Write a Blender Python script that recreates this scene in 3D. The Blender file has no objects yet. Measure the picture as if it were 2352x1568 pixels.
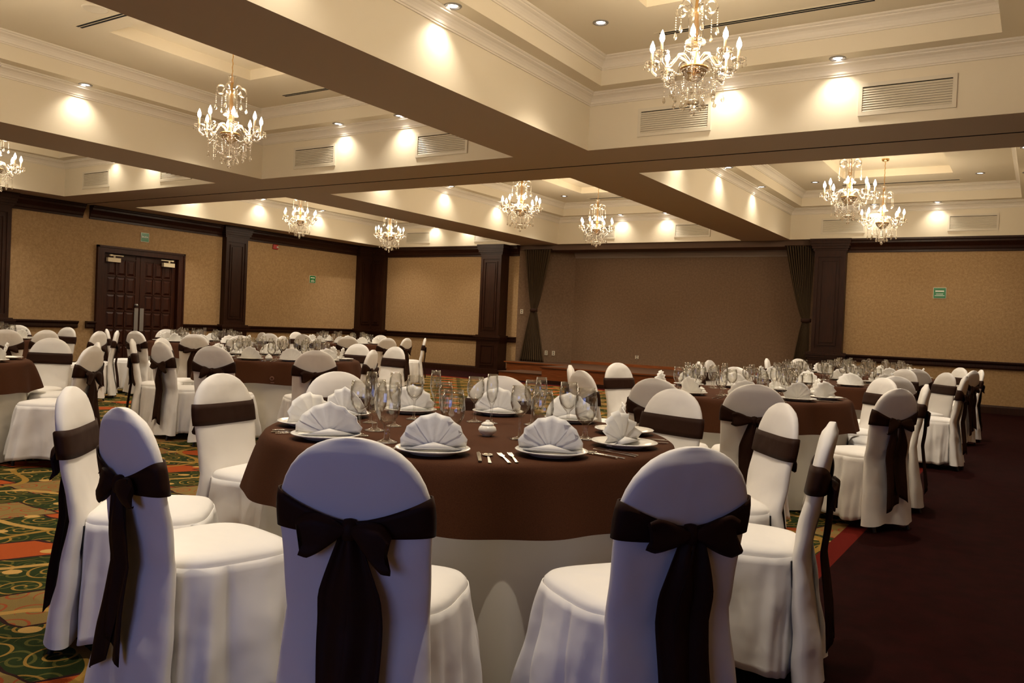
import bpy, bmesh, math, random
from mathutils import Vector, Matrix
PI = math.pi
random.seed(7)
C = bpy.context.scene.collection
SC = bpy.context.scene

# ------------------------------------------------------------------ helpers
class MB:
    """collects geometry for ONE mesh object"""
    def __init__(s): s.v = []; s.f = []; s.m = []; s.s = []
    def add(s, vs, fs, mi=0, smooth=False):
        o = len(s.v); s.v += [tuple(p) for p in vs]
        for f in fs: s.f.append([i + o for i in f]); s.m.append(mi); s.s.append(smooth)
    def box(s, x0, y0, z0, x1, y1, z1, mi=0):
        x0, x1 = sorted((x0, x1)); y0, y1 = sorted((y0, y1)); z0, z1 = sorted((z0, z1))
        s.add([(x0,y0,z0),(x1,y0,z0),(x1,y1,z0),(x0,y1,z0),(x0,y0,z1),(x1,y0,z1),(x1,y1,z1),(x0,y1,z1)],
              [(0,3,2,1),(4,5,6,7),(0,1,5,4),(1,2,6,5),(2,3,7,6),(3,0,4,7)], mi)
    def grid(s, rows, closed_u=False, closed_v=False, mi=0, smooth=True):
        n, m = len(rows), len(rows[0]); vs = [p for r in rows for p in r]; fs = []
        for i in range(n if closed_v else n - 1):
            for j in range(m if closed_u else m - 1):
                a = i*m + j; b = i*m + (j+1) % m; c = ((i+1) % n)*m + (j+1) % m; d = ((i+1) % n)*m + j
                fs.append((a, b, c, d))
        s.add(vs, fs, mi, smooth)
    def lathe(s, prof, n=24, cx=0, cy=0, mi=0, smooth=True, cz=0):
        rows = [[(cx + r*math.cos(2*PI*k/n), cy + r*math.sin(2*PI*k/n), cz + z) for k in range(n)] for r, z in prof]
        s.grid(rows, closed_u=True, mi=mi, smooth=smooth)
    def tube(s, pts, r, n=8, mi=0):
        pts = [Vector(p) for p in pts]; rows = []
        rr = r if isinstance(r, (list, tuple)) else [r]*len(pts)
        up = Vector((0, 0, 1))
        for i, p in enumerate(pts):
            t = (pts[min(i+1, len(pts)-1)] - pts[max(i-1, 0)])
            if t.length < 1e-9: t = Vector((0, 0, 1))
            t.normalize(); a = up if abs(t.z) < .9 else Vector((1, 0, 0))
            x = t.cross(a).normalized(); y = t.cross(x)
            rows.append([tuple(p + (x*math.cos(2*PI*k/n) + y*math.sin(2*PI*k/n))*rr[i]) for k in range(n)])
        s.grid(rows, closed_u=True, mi=mi)
        for ri in (0, -1):
            s.add(rows[ri], [tuple(range(n))], mi)
    def build(s, name, mat, parent=None):
        me = bpy.data.meshes.new(name); me.from_pydata(s.v, [], s.f)
        for m in (mat if isinstance(mat, (list, tuple)) else [mat]): me.materials.append(m)
        for p, mi, sm in zip(me.polygons, s.m, s.s): p.material_index = mi; p.use_smooth = sm
        me.update()
        bm = bmesh.new(); bm.from_mesh(me); bmesh.ops.recalc_face_normals(bm, faces=bm.faces); bm.to_mesh(me); bm.free()
        o = bpy.data.objects.new(name, me); C.objects.link(o)
        if parent is not None: o.parent = parent
        return o

def tag(o, label, cat, group=None, kind=None):
    o['label'] = label; o['category'] = cat
    if group: o['group'] = group
    if kind: o['kind'] = kind
    return o
def thing(name, label, cat, loc=(0,0,0), rz=0, group=None):
    o = bpy.data.objects.new(name, None); C.objects.link(o); o.empty_display_size = .1
    o.location = loc; o.rotation_euler = (0, 0, rz)
    return tag(o, label, cat, group)
def struct(o, label=None):
    o['kind'] = 'structure'
    if label: o['label'] = label
    return o
KIDS = {}
def kids_of(o):
    return [c for c in o.children]
def copy_tree(o, parent=None):
    c = o.copy(); C.objects.link(c)
    c.parent = parent
    for ch in list(o.children): copy_tree(ch, c)
    return c
def place(proto, used, loc, rz, label, group, cat=None):
    o = proto if not used[0] else copy_tree(proto)
    used[0] = True
    o.location = loc; o.rotation_euler = (0, 0, rz); o['label'] = label; o['group'] = group
    if cat: o['category'] = cat
    return o
class Proto:
    def __init__(s, o): s.o = o; s.n = 0
    def put(s, loc, rz, label, group, scale=None):
        src = s.o
        if s.n == 0: o = src
        else: o = copy_tree(src)
        s.n += 1
        o.location = loc; o.rotation_euler = (0, 0, rz); o['label'] = label; o['group'] = group
        if scale: o.scale = scale
        return o
def solidify(o, t, off=0):
    m = o.modifiers.new('thick', 'SOLIDIFY'); m.thickness = t; m.offset = off; return o

# ------------------------------------------------------------------ materials
class N:
    def __init__(s, nt, sock): s.nt = nt; s.k = sock
    def _m(s, op, *a, clamp=False):
        n = s.nt.nodes.new('ShaderNodeMath'); n.operation = op; n.use_clamp = clamp
        for i, v in enumerate((s,) + a):
            if isinstance(v, N): s.nt.links.new(v.k, n.inputs[i])
            else: n.inputs[i].default_value = v
        return N(s.nt, n.outputs[0])
    def __add__(s, o): return s._m('ADD', o)
    __radd__ = __add__
    def __sub__(s, o): return s._m('SUBTRACT', o)
    def __rsub__(s, o): return (s*-1) + o
    def __mul__(s, o): return s._m('MULTIPLY', o)
    __rmul__ = __mul__
    def __truediv__(s, o): return s._m('DIVIDE', o)
    def lt(s, o): return s._m('LESS_THAN', o)
    def gt(s, o): return s._m('GREATER_THAN', o)
    def fract(s): return s._m('FRACT')
    def abs(s): return s._m('ABSOLUTE')
    def sin(s): return s._m('SINE')
    def sqrt(s): return s._m('SQRT')
    def atan2(s, o): return s._m('ARCTAN2', o)
    def mn(s, o): return s._m('MINIMUM', o)
    def mx(s, o): return s._m('MAXIMUM', o)
    def floor(s): return s._m('FLOOR')

def newmat(name):
    m = bpy.data.materials.new(name); m.use_nodes = True; nt = m.node_tree
    b = nt.nodes['Principled BSDF']; return m, nt, b
def col4(c): return (c[0], c[1], c[2], 1)
def coords(nt, scale=(1,1,1), world=True):
    if world:
        g = nt.nodes.new('ShaderNodeNewGeometry'); s = g.outputs['Position']
    else:
        g = nt.nodes.new('ShaderNodeTexCoord'); s = g.outputs['Object']
    mp = nt.nodes.new('ShaderNodeMapping'); mp.inputs['Scale'].default_value = scale
    nt.links.new(s, mp.inputs['Vector']); return mp.outputs[0]
def noise(nt, vec, scale, detail=3, rough=.55):
    n = nt.nodes.new('ShaderNodeTexNoise'); n.inputs['Scale'].default_value = scale
    n.inputs['Detail'].default_value = detail; n.inputs['Roughness'].default_value = rough
    nt.links.new(vec, n.inputs['Vector']); return n.outputs['Fac']
def ramp(nt, fac, stops):
    r = nt.nodes.new('ShaderNodeValToRGB'); e = r.color_ramp.elements
    while len(e) < len(stops): e.new(.5)
    for i, (p, c) in enumerate(stops): e[i].position = p; e[i].color = col4(c)
    nt.links.new(fac, r.inputs[0]); return r.outputs[0]
def bump(nt, b, h, strength, dist=.01):
    n = nt.nodes.new('ShaderNodeBump'); n.inputs['Strength'].default_value = strength; n.inputs['Distance'].default_value = dist
    nt.links.new(h, n.inputs['Height']); nt.links.new(n.outputs[0], b.inputs['Normal'])
def plain(name, c, rough=.5, metal=0, spec=None, nscale=None, namp=.15, bmp=None, world=False, sheen=0):
    m, nt, b = newmat(name)
    b.inputs['Base Color'].default_value = col4(c); b.inputs['Roughness'].default_value = rough; b.inputs['Metallic'].default_value = metal
    if spec is not None: b.inputs['Specular IOR Level'].default_value = spec
    if sheen: b.inputs['Sheen Weight'].default_value = sheen
    if nscale:
        v = coords(nt, world=world); f = noise(nt, v, nscale)
        nt.links.new(ramp(nt, f, [(.3, [x*(1-namp) for x in c]), (.7, [min(1, x*(1+namp)) for x in c])]), b.inputs['Base Color'])
    if bmp:
        v = coords(nt, world=world); f = noise(nt, v, bmp[0], 1.5, .4); bump(nt, b, f, bmp[1], bmp[2] if len(bmp) > 2 else .01)
    return m
def wood(name, c1, c2, rough=.35, sc=(14, 14, 1.2)):
    m, nt, b = newmat(name); b.inputs['Specular IOR Level'].default_value = .22; v = coords(nt, sc, True)
    f = noise(nt, v, 3.0, 5, .6); nt.links.new(ramp(nt, f, [(.3, c1), (.75, c2)]), b.inputs['Base Color'])
    b.inputs['Roughness'].default_value = rough; bump(nt, b, f, .15, .004); return m
def wallpaper(name, c1, c2, c3):
    m, nt, b = newmat(name); v = coords(nt, (1,1,1), True)
    f = noise(nt, v, 22, 5, .7); g = noise(nt, v, 90, 3, .7)
    a = N(nt, f)*.6 + N(nt, g)*.4
    nt.links.new(ramp(nt, a.k, [(.38, c1), (.5, c2), (.62, c3)]), b.inputs['Base Color'])
    b.inputs['Roughness'].default_value = .75; b.inputs['Specular IOR Level'].default_value = .2; bump(nt, b, g, .2, .002); return m
def thin_glass(name, tint=(.97,.97,.95), lo=.06, hi=.9, rough=.03, edge=(.45,.45,.42), power=2.2):
    m = bpy.data.materials.new(name); m.use_nodes = True; nt = m.node_tree; nt.nodes.clear()
    out = nt.nodes.new('ShaderNodeOutputMaterial'); mix = nt.nodes.new('ShaderNodeMixShader')
    tr = nt.nodes.new('ShaderNodeBsdfTransparent'); gl = nt.nodes.new('ShaderNodeBsdfGlossy'); gl.inputs['Roughness'].default_value = rough
    gl.inputs['Color'].default_value = (1, 1, 1, 1)
    lw = nt.nodes.new('ShaderNodeLayerWeight'); lw.inputs['Blend'].default_value = .5
    f = N(nt, lw.outputs['Facing'])._m('POWER', power)
    fac = f*(hi-lo) + lo
    nt.links.new(ramp(nt, f.k, [(0, tint), (.9, edge)]), tr.inputs['Color'])
    nt.links.new(fac.k, mix.inputs[0]); nt.links.new(tr.outputs[0], mix.inputs[1]); nt.links.new(gl.outputs[0], mix.inputs[2])
    nt.links.new(mix.outputs[0], out.inputs[0]); return m
def emit(name, c, s, sample=False):
    m = bpy.data.materials.new(name); m.use_nodes = True; nt = m.node_tree; nt.nodes.clear()
    out = nt.nodes.new('ShaderNodeOutputMaterial'); e = nt.nodes.new('ShaderNodeEmission')
    e.inputs[0].default_value = col4(c); e.inputs[1].default_value = s; nt.links.new(e.outputs[0], out.inputs[0])
    if not sample: m.cycles.emission_sampling = 'NONE'
    return m

def carpet():
    m, nt, b = newmat('patterned_carpet'); g = nt.nodes.new('ShaderNodeNewGeometry'); sp = nt.nodes.new('ShaderNodeSeparateXYZ')
    nt.links.new(g.outputs['Position'], sp.inputs[0])
    x = N(nt, sp.outputs[0]); y = N(nt, sp.outputs[1])
    nv = noise(nt, coords(nt, (1,1,1)), 3.0, 2); w = (N(nt, nv) - .5)*.10
    xr = x*.80 + y*.60; yr = y*.80 - x*.60
    u = (xr + w)/1.05; v = (yr + w)/.78
    fu = (u.fract() - .5).abs(); fv = (v.fract() - .5).abs(); a = fu + fv
    # scroll spirals on a finer lattice
    def spiral(px, py, cell, k, th):
        cu = (px/cell).fract() - .5; cv = (py/cell).fract() - .5
        r = (cu*cu + cv*cv).sqrt(); t = cv.atan2(cu)/(2*PI)
        return ((r*k - t).fract()).lt(th)*r.lt(.46)
    s1 = spiral(xr + w*.6, yr + w*.6, .24, 4.2, .20); s2 = spiral(xr + .13 - w, yr + .07 + w, .155, 3.4, .26)
    sred = spiral(xr + w, yr + .05, .17, 3.6, .24)
    wv = ((yr*1.35 + (xr*5.2).sin()*.16 + w).fract() - .5).abs().lt(.032)
    wv2 = ((xr*1.15 + (yr*6.1).sin()*.17).fract() - .5).abs().lt(.028)
    dots = spiral(xr + .06, yr + .1, .31, 0.0001, 1.1)
    cu = ((xr + .06)/.42).fract() - .5; cv = ((yr + .1)/.35).fract() - .5
    dot = (cu*cu + cv*cv).sqrt().lt(.10)
    tan = a.lt(.33); tanb = a.lt(.355)
    red = ((fu - .19)*.72 - fv).gt(0)*tanb._m('SUBTRACT', 1)._m('ABSOLUTE')
    redb = ((fu - .165)*.76 - fv).gt(0)
    def mix(fac, c1, c2):
        n = nt.nodes.new('ShaderNodeMix'); n.data_type = 'RGBA'
        nt.links.new(fac.k, n.inputs[0])
        for i, c in ((6, c1), (7, c2)):
            if isinstance(c, tuple): n.inputs[i].default_value = col4(c)
            else: nt.links.new(c, n.inputs[i])
        return n.outputs[2]
    green = (.022, .034, .010); gold = (.30, .17, .035); lgold = (.42, .25, .07)
    c = mix(s2, green, (.09, .085, .02)); c = mix(s1, c, gold)
    c = mix(redb, c, (.035, .012, .012)); c = mix(red, c, (.36, .07, .016))
    c = mix(tanb, c, (.03, .012, .01)); tc = mix(sred, (.22, .15, .05), (.30, .07, .025)); c = mix(tan, c, tc)
    c = mix(wv, c, lgold); c = mix(wv2, c, gold); c = mix(dot, c, (.50, .30, .09))
    # plain burgundy aisle, red band between
    inside = x.lt(-1.02)*y.lt(15.3)*x.gt(-13.0)
    band = x.lt(-.90)*y.lt(15.55)*x.gt(-13.25)
    burg = ramp(nt, noise(nt, coords(nt, (1,1,1)), 9, 4), [(.3, (.013, .0022, .0018)), (.7, (.023, .0034, .003))])
    cc = mix(band, burg, (.12, .010, .006)); cc = mix(inside, cc, c)
    fn = noise(nt, coords(nt, (1,1,1)), 320, 2)
    h = nt.nodes.new('ShaderNodeMix'); h.data_type = 'RGBA'; h.blend_type = 'MULTIPLY'; h.inputs[0].default_value = .55
    nt.links.new(cc, h.inputs[6]); nt.links.new(ramp(nt, fn, [(.3, (.55,.55,.55)), (.7, (1,1,1))]), h.inputs[7])
    nt.links.new(h.outputs[2], b.inputs['Base Color'])
    b.inputs['Roughness'].default_value = .95; b.inputs['Specular IOR Level'].default_value = .05
    bump(nt, b, fn, .5, .004); return m

M = {}
M['carpet'] = carpet()
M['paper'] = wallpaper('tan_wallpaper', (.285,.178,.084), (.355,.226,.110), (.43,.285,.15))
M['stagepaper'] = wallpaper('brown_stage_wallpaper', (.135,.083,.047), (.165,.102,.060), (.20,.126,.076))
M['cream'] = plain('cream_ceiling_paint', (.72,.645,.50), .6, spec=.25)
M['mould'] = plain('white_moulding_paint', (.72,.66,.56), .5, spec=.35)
M['soffit'] = plain('shade_toned_soffit', (.52,.435,.34), .7, spec=.2)  # darker than the coffer cream: shade on beam undersides put into the colour
M['wood'] = wood('dark_stained_wood', (.015,.0048,.0022), (.038,.0120,.0048), .40)
M['doorwood'] = wood('reddish_dark_door_wood', (.020,.0050,.0020), (.055,.0135,.0045), .42)
M['stagewood'] = wood('orange_stage_wood', (.17,.050,.014), (.30,.090,.025), .35, (1.2, 14, 14))
M['stagefloor'] = wood('brown_stage_floor', (.07,.035,.02), (.11,.055,.03), .5, (1.2, 9, 9))
M['white'] = plain('white_chair_fabric', (.82,.795,.765), .9, spec=.1, bmp=(8, .32, .035))
M['napkin'] = plain('white_napkin_cotton', (.84,.82,.78), .8, spec=.15, bmp=(60, .2, .002))
M['under'] = plain('white_tablecloth', (.72,.68,.60), .85, spec=.1)
M['brown'] = plain('brown_tablecloth_fabric', (.060,.022,.010), .8, spec=.06, nscale=300, namp=.2)
M['sash'] = plain('dark_brown_satin', (.026,.0095,.005), .6, spec=.12, bmp=(14, .5, .01))
M['porcelain'] = plain('white_porcelain', (.82,.80,.74), .12, spec=.6)
M['steel'] = plain('polished_steel', (.75,.72,.66), .16, 1)
M['brushed'] = plain('brushed_metal', (.32,.31,.30), .4, .8)
M['gold'] = plain('brass', (.75,.48,.20), .28, 1)
M['black'] = plain('black_metal', (.01,.01,.01), .4)
M['blackgap'] = plain('black_recess', (.004,.004,.004), .9)
M['curtain'] = plain('olive_brown_curtain', (.060,.038,.020), .9, spec=.1)
M['ventw'] = plain('off_white_enamel', (.66,.60,.48), .45)
M['plate'] = plain('ivory_plastic', (.55,.48,.36), .5)
M['closer'] = plain('beige_closer_metal', (.72,.62,.42), .4)
M['green'] = plain('green_sign', (.010,.17,.045), .25, spec=.5)
M['signw'] = plain('white_sign_print', (.75,.80,.70), .4)
M['red'] = plain('red_plastic', (.38,.02,.015), .35)
M['glass'] = thin_glass('clear_drinking_glass', (.985,.985,.975), .07, .8, .02, (.40,.40,.36), 2.4)
M['water_glass'] = M['glass']
M['crystal'] = thin_glass('chandelier_crystal', (.99,.97,.93), .30, .95, .10, (.92,.86,.75), 1.1)
M['bulb'] = emit('candle_bulb_glow', (1, .88, .74), 40)
M['candle'] = plain('ivory_candle_sleeve', (.85,.68,.42), .5)
M['lamp'] = emit('halogen_lamp_glow', (1, .92, .90), 16)
M['gap'] = emit('daylight_under_door', (.55, .72, 1), 2.0)
M['sky'] = emit('daylight_pane', (.45, .60, 1), .6)

# ------------------------------------------------------------------ room dimensions
H = 3.29; ZL = 3.93; ZT = 4.23
XW = -16.2; YB = 17.77; YR = -3.2; XR = 1.9
COLS = [(-15.47, -11.12), (-10.05, -5.52), (-4.50, -.13)]
ROWS = [(.80, 8.50), (9.94, 17.64)]
LW = .27

# floor
mb = MB(); mb.add([(XW, YR, 0), (XR, YR, 0), (XR, YB, 0), (XW, YB, 0)], [(0,1,2,3)])
struct(mb.build('floor', M['carpet']), 'patterned green, gold and rust carpet with plain burgundy aisle')

# walls
mb = MB(); mb.box(XW-.15, YR, 0, XW, 9.66, H); mb.box(XW-.15, 11.52, 0, XW, YB+.15, H); mb.box(XW-.15, 9.66, 2.42, XW, 11.52, H)
struct(mb.build('wall_left', M['paper']), 'tan mottled wallpaper wall with the double door')
mb = MB(); mb.box(XW, YB, 0, -11.22, YB+.15, H)
struct(mb.build('wall_back_left', M['paper']), 'tan wallpapered end wall left of the stage')
mb = MB(); mb.box(-3.98, YB, 0, XR+.15, YB+.15, H)
struct(mb.build('wall_back_right', M['paper']), 'tan wallpapered end wall right of the stage')
mb = MB(); mb.box(XR, YR, 0, XR+.15, YB, H); struct(mb.build('wall_right', M['paper']))
mb = MB(); mb.box(XW, YR-.15, 0, -2.6, YR, H); mb.box(.6, YR-.15, 0, XR, YR, H); mb.box(-2.6, YR-.15, 0, .6, YR, .5); mb.box(-2.6, YR-.15, 2.3, .6, YR, H)
struct(mb.build('wall_rear', M['paper']))
# rear window (source of the bluish daylight on the chair backs)
w = bpy.data.objects.new('window_1', None); C.objects.link(w); struct(w)
mb = MB()
for xx in (-2.6, -1.05, .52): mb.box(xx, YR-.1, .5, xx+.08, YR-.04, 2.3)
mb.box(-2.6, YR-.1, .5, .6, YR-.04, .56); mb.box(-2.6, YR-.1, 2.24, .6, YR-.04, 2.3)
mb.build('window_frame', M['wood'], w)
mb = MB(); mb.add([(-2.6, YR-.12, .5), (.6, YR-.12, .5), (.6, YR-.12, 2.3), (-2.6, YR-.12, 2.3)], [(0,1,2,3)]); mb.build('window_pane', M['sky'], w)

# ceiling
def ceiling():
    mb = MB()
    xs = [XW] + [v for c in COLS for v in c] + [XR]; ys = [YR] + [v for r in ROWS for v in r] + [YB]
    TRK = (9.245, 9.285)
    for i in range(len(xs)-1):
        for j in range(len(ys)-1):
            if i % 2 == 1 and j % 2 == 1: continue
            x0, x1, y0, y1 = xs[i], xs[i+1], ys[j], ys[j+1]
            parts = [(y0, y1)] if j != 2 else [(y0, TRK[0]), (TRK[1], y1)]
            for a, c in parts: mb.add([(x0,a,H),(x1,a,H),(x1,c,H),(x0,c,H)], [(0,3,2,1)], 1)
    # partition track slot
    x0, x1 = XW, XR
    mb.add([(x0,TRK[0],H),(x1,TRK[0],H),(x1,TRK[0],H+.08),(x0,TRK[0],H+.08)], [(0,1,2,3)], 2)
    mb.add([(x0,TRK[1],H),(x1,TRK[1],H),(x1,TRK[1],H+.08),(x0,TRK[1],H+.08)], [(0,1,2,3)], 2)
    mb.add([(x0,TRK[0],H+.08),(x1,TRK[0],H+.08),(x1,TRK[1],H+.08),(x0,TRK[1],H+.08)], [(0,1,2,3)], 2)
    def ringwall(x0,y0,x1,y1,za,zb,mi=0):
        p = [(x0,y0),(x1,y0),(x1,y1),(x0,y1)]
        for k in range(4):
            a, c = p[k], p[(k+1)%4]; mb.add([(a[0],a[1],za),(c[0],c[1],za),(c[0],c[1],zb),(a[0],a[1],zb)], [(0,1,2,3)], mi)
    def frame(x0,y0,x1,y1,a0,b0,a1,b1,z,mi=0):
        o = [(x0,y0,z),(x1,y0,z),(x1,y1,z),(x0,y1,z)]; q = [(a0,b0,z),(a1,b0,z),(a1,b1,z),(a0,b1,z)]
        for k in range(4): mb.add([o[k], o[(k+1)%4], q[(k+1)%4], q[k]], [(0,1,2,3)], mi)
    for cx0, cx1 in COLS:
        for cy0, cy1 in ROWS:
            ringwall(cx0,cy0,cx1,cy1,H,ZL)
            a0,b0,a1,b1 = cx0+LW, cy0+LW, cx1-LW, cy1-LW
            frame(cx0,cy0,cx1,cy1,a0,b0,a1,b1,ZL)
            ringwall(a0,b0,a1,b1,ZL,ZT)
            # two shallow recesses above the chandeliers
            mx = (cx0+cx1)/2; ce = [cy0+5.35-2.9 if cy0 < 5 else cy0+2.41, cy0+5.35 if cy0 < 5 else cy0+5.31]
            r0, r1 = mx-.9, mx+.9; ycs = [b0]
            for c in ce:
                ycs += [c-.95, c+.95]
            ycs.append(b1)
            for k in range(len(ycs)-1):
                ya, yc = ycs[k], ycs[k+1]
                if k % 2 == 0: mb.add([(a0,ya,ZT),(a1,ya,ZT),(a1,yc,ZT),(a0,yc,ZT)], [(0,3,2,1)])
                else:
                    mb.add([(a0,ya,ZT),(r0,ya,ZT),(r0,yc,ZT),(a0,yc,ZT)], [(0,3,2,1)])
                    mb.add([(r1,ya,ZT),(a1,ya,ZT),(a1,yc,ZT),(r1,yc,ZT)], [(0,3,2,1)])
                    ringwall(r0,ya,r1,yc,ZT,ZT+.13)
                    mb.add([(r0,ya,ZT+.13),(r1,ya,ZT+.13),(r1,yc,ZT+.13),(r0,yc,ZT+.13)], [(0,3,2,1)])
    # stage ceiling at the stage
    o = mb.build('ceiling', [M['cream'], M['soffit'], M['blackgap']])
    struct(o, 'coffered cream ceiling with beam undersides toned darker as shade')
ceiling()

# crown mouldings in the coffers (profile swept round a rectangle, offset inwards)
def sweep_rect(mb, x0, y0, x1, y1, z, prof, mi=0):
    rows = []
    for d, h in prof: rows.append([(x0+d,y0+d,z+h),(x1-d,y0+d,z+h),(x1-d,y1-d,z+h),(x0+d,y1-d,z+h)])
    mb.grid(rows, closed_u=True, mi=mi, smooth=False)
CROWN = [(0,-.135),(.012,-.135),(.012,-.120),(.020,-.116),(.022,-.095),(.034,-.070),(.052,-.050),(.074,-.038),(.080,-.034),(.080,-.022),(.092,-.018),(.100,-.010),(.100,0)]
k = 0
for cx0, cx1 in COLS:
    for cy0, cy1 in ROWS:
        k += 1; mb = MB(); sweep_rect(mb, cx0, cy0, cx1, cy1, ZL, CROWN)
        struct(mb.build('trim_%d' % k, M['mould']), 'off-white crown moulding round the lower rim of a coffer')
        k += 1; mb = MB(); sweep_rect(mb, cx0+LW, cy0+LW, cx1-LW, cy1-LW, ZT, CROWN)
        struct(mb.build('trim_%d' % k, M['mould']), 'off-white crown moulding round the upper rim of a coffer')

# dark wood cornice, chair rail and baseboards: profile (d out of wall, z)
CORN = [(0,3.02),(.03,3.02),(.03,3.06),(.05,3.075),(.06,3.12),(.09,3.16),(.12,3.19),(.13,3.20),(.13,3.235),(.16,3.25),(.16,H-.002),(0,H-.002)]
RAIL = [(0,.825),(.04,.825),(.05,.85),(.05,.90),(.075,.925),(.085,.94),(.085,.965),(0,.965)]
BASE = [(0,0),(.03,0),(.03,.12),(.02,.15),(0,.155)]
def run_left(mb, ya, yb, prof):
    rows = [[(XW+d, ya, z), (XW+d, yb, z)] for d, z in prof]; mb.grid(rows, smooth=False)
    mb.add([(XW+d, ya, z) for d, z in prof], [tuple(range(len(prof)))]); mb.add([(XW+d, yb, z) for d, z in prof], [tuple(range(len(prof)))])
def run_back(mb, xa, xb, prof, y=YB):
    rows = [[(xa, y-d, z), (xb, y-d, z)] for d, z in prof]; mb.grid(rows, smooth=False)
    mb.add([(xa, y-d, z) for d, z in prof], [tuple(range(len(prof)))]); mb.add([(xb, y-d, z) for d, z in prof], [tuple(range(len(prof)))])
mb = MB(); run_left(mb, YR, 9.27, CORN); struct(mb.build('trim_20', M['wood']), 'dark wood cornice on left wall before the partition track')
mb = MB(); run_left(mb, 9.41, YB, CORN); struct(mb.build('trim_21', M['wood']), 'dark wood cornice on left wall beyond the partition track')
mb = MB(); run_back(mb, XW, -11.22, CORN); struct(mb.build('trim_22', M['wood']), 'dark wood cornice on end wall left of stage')
mb = MB(); run_back(mb, -3.98, XR, CORN); struct(mb.build('trim_23', M['wood']), 'dark wood cornice on end wall right of stage')
mb = MB(); run_left(mb, YR, 9.23, RAIL); run_left(mb, 9.40, 9.60, RAIL); struct(mb.build('trim_24', M['wood']), 'dark wood chair rail left of the double door')
mb = MB(); run_left(mb, 11.60, YB, RAIL); struct(mb.build('trim_25', M['wood']), 'dark wood chair rail right of the double door')
mb = MB(); run_back(mb, XW, -11.22, RAIL); struct(mb.build('trim_26', M['wood']), 'dark wood chair rail left of stage')
mb = MB(); run_back(mb, -3.98, XR, RAIL); struct(mb.build('trim_27', M['wood']), 'dark wood chair rail right of stage')
mb = MB(); run_left(mb, YR, 9.60, BASE); run_left(mb, 11.60, YB, BASE); struct(mb.build('baseboard_left', M['wood']))
mb = MB(); run_back(mb, XW, -11.22, BASE); struct(mb.build('baseboard_back_left', M['wood']))
mb = MB(); run_back(mb, -3.98, XR, BASE); struct(mb.build('baseboard_back_right', M['wood']))

# pilasters. local x along wall, y out of the wall (towards -y)
TN = [30]
def pilaster(cx, cy, wdt, rz, label, dep=.13, sides=False):
    root = bpy.data.objects.new('trim_%d' % TN[0], None); TN[0] += 1; C.objects.link(root); root.location = (cx, cy, 0); root.rotation_euler = (0,0,rz)
    struct(root, label); h = wdt/2
    mb = MB(); mb.box(-h, -dep, .96, h, .0, 3.05)
    for xa, xb in ((-h, -h+.07), (h-.07, h)): mb.box(xa, -dep-.02, .98, xb, -dep, 3.02)
    mb.box(-h+.07, -dep-.02, 2.92, h-.07, -dep, 3.02); mb.box(-h+.07, -dep-.02, .98, h-.07, -dep, 1.06)
    # raised panel moulding
    def ring(xa, za, xb, zb, t, y):
        mb.box(xa, y-.012, za, xa+t, y, zb); mb.box(xb-t, y-.012, za, xb, y, zb); mb.box(xa+t, y-.012, zb-t, xb-t, y, zb); mb.box(xa+t, y-.012, za, xb-t, y, za+t)
    ring(-h+.12, 1.12, h-.12, 2.86, .025, -dep-.008)
    mb.box(-h+.18, -dep-.014, 1.18, h-.18, -dep, 2.80)
    mb.build('shaft', M['wood'], root)
    mb = MB(); mb.box(-h-.03, -dep-.05, 0, h+.03, 0, .80)
    ring(-h+.10, .22, h-.10, .74, .025, -dep-.056); mb.box(-h+.16, -dep-.06, .28, h-.16, -dep-.04, .68)
    mb.box(-h-.05, -dep-.08, 0, h+.05, 0, .13); mb.build('pedestal', M['wood'], root)
    mb = MB()
    for d, za, zb in ((.07,.80,.83),(.085,.83,.87),(.11,.87,.92),(.13,.92,.965),(.09,.965,.985)): mb.box(-h-d+.03, -dep-d+.03, za, h+d-.03, 0, zb)
    mb.build('rail_block', M['wood'], root)
    mb = MB()
    for d, za, zb in ((.02,3.02,3.05),(.035,3.05,3.09),(.06,3.09,3.14),(.075,3.14,3.19),(.09,3.19,3.25),(.10,3.25,H-.003)): mb.box(-h-d, -dep-d, za, h+d, 0, zb)
    mb.build('capital', M['wood'], root)
    return root
pilaster(XW, 7.55, .62, PI/2, 'dark panelled pilaster at the left picture edge')
pilaster(XW, 12.94, .62, PI/2, 'dark panelled pilaster right of the double door')
pilaster(XW, 17.42, .58, PI/2, 'dark panelled pilaster on left wall at the corner', sides=True)
pilaster(-15.86, YB, .50, 0, 'dark panelled pilaster on end wall at the corner')
pilaster(-11.84, YB, .62, 0, 'dark panelled pilaster left of the stage curtain', dep=.34)
pilaster(-3.67, YB, .60, 0, 'dark panelled pilaster right of the stage curtain')

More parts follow.
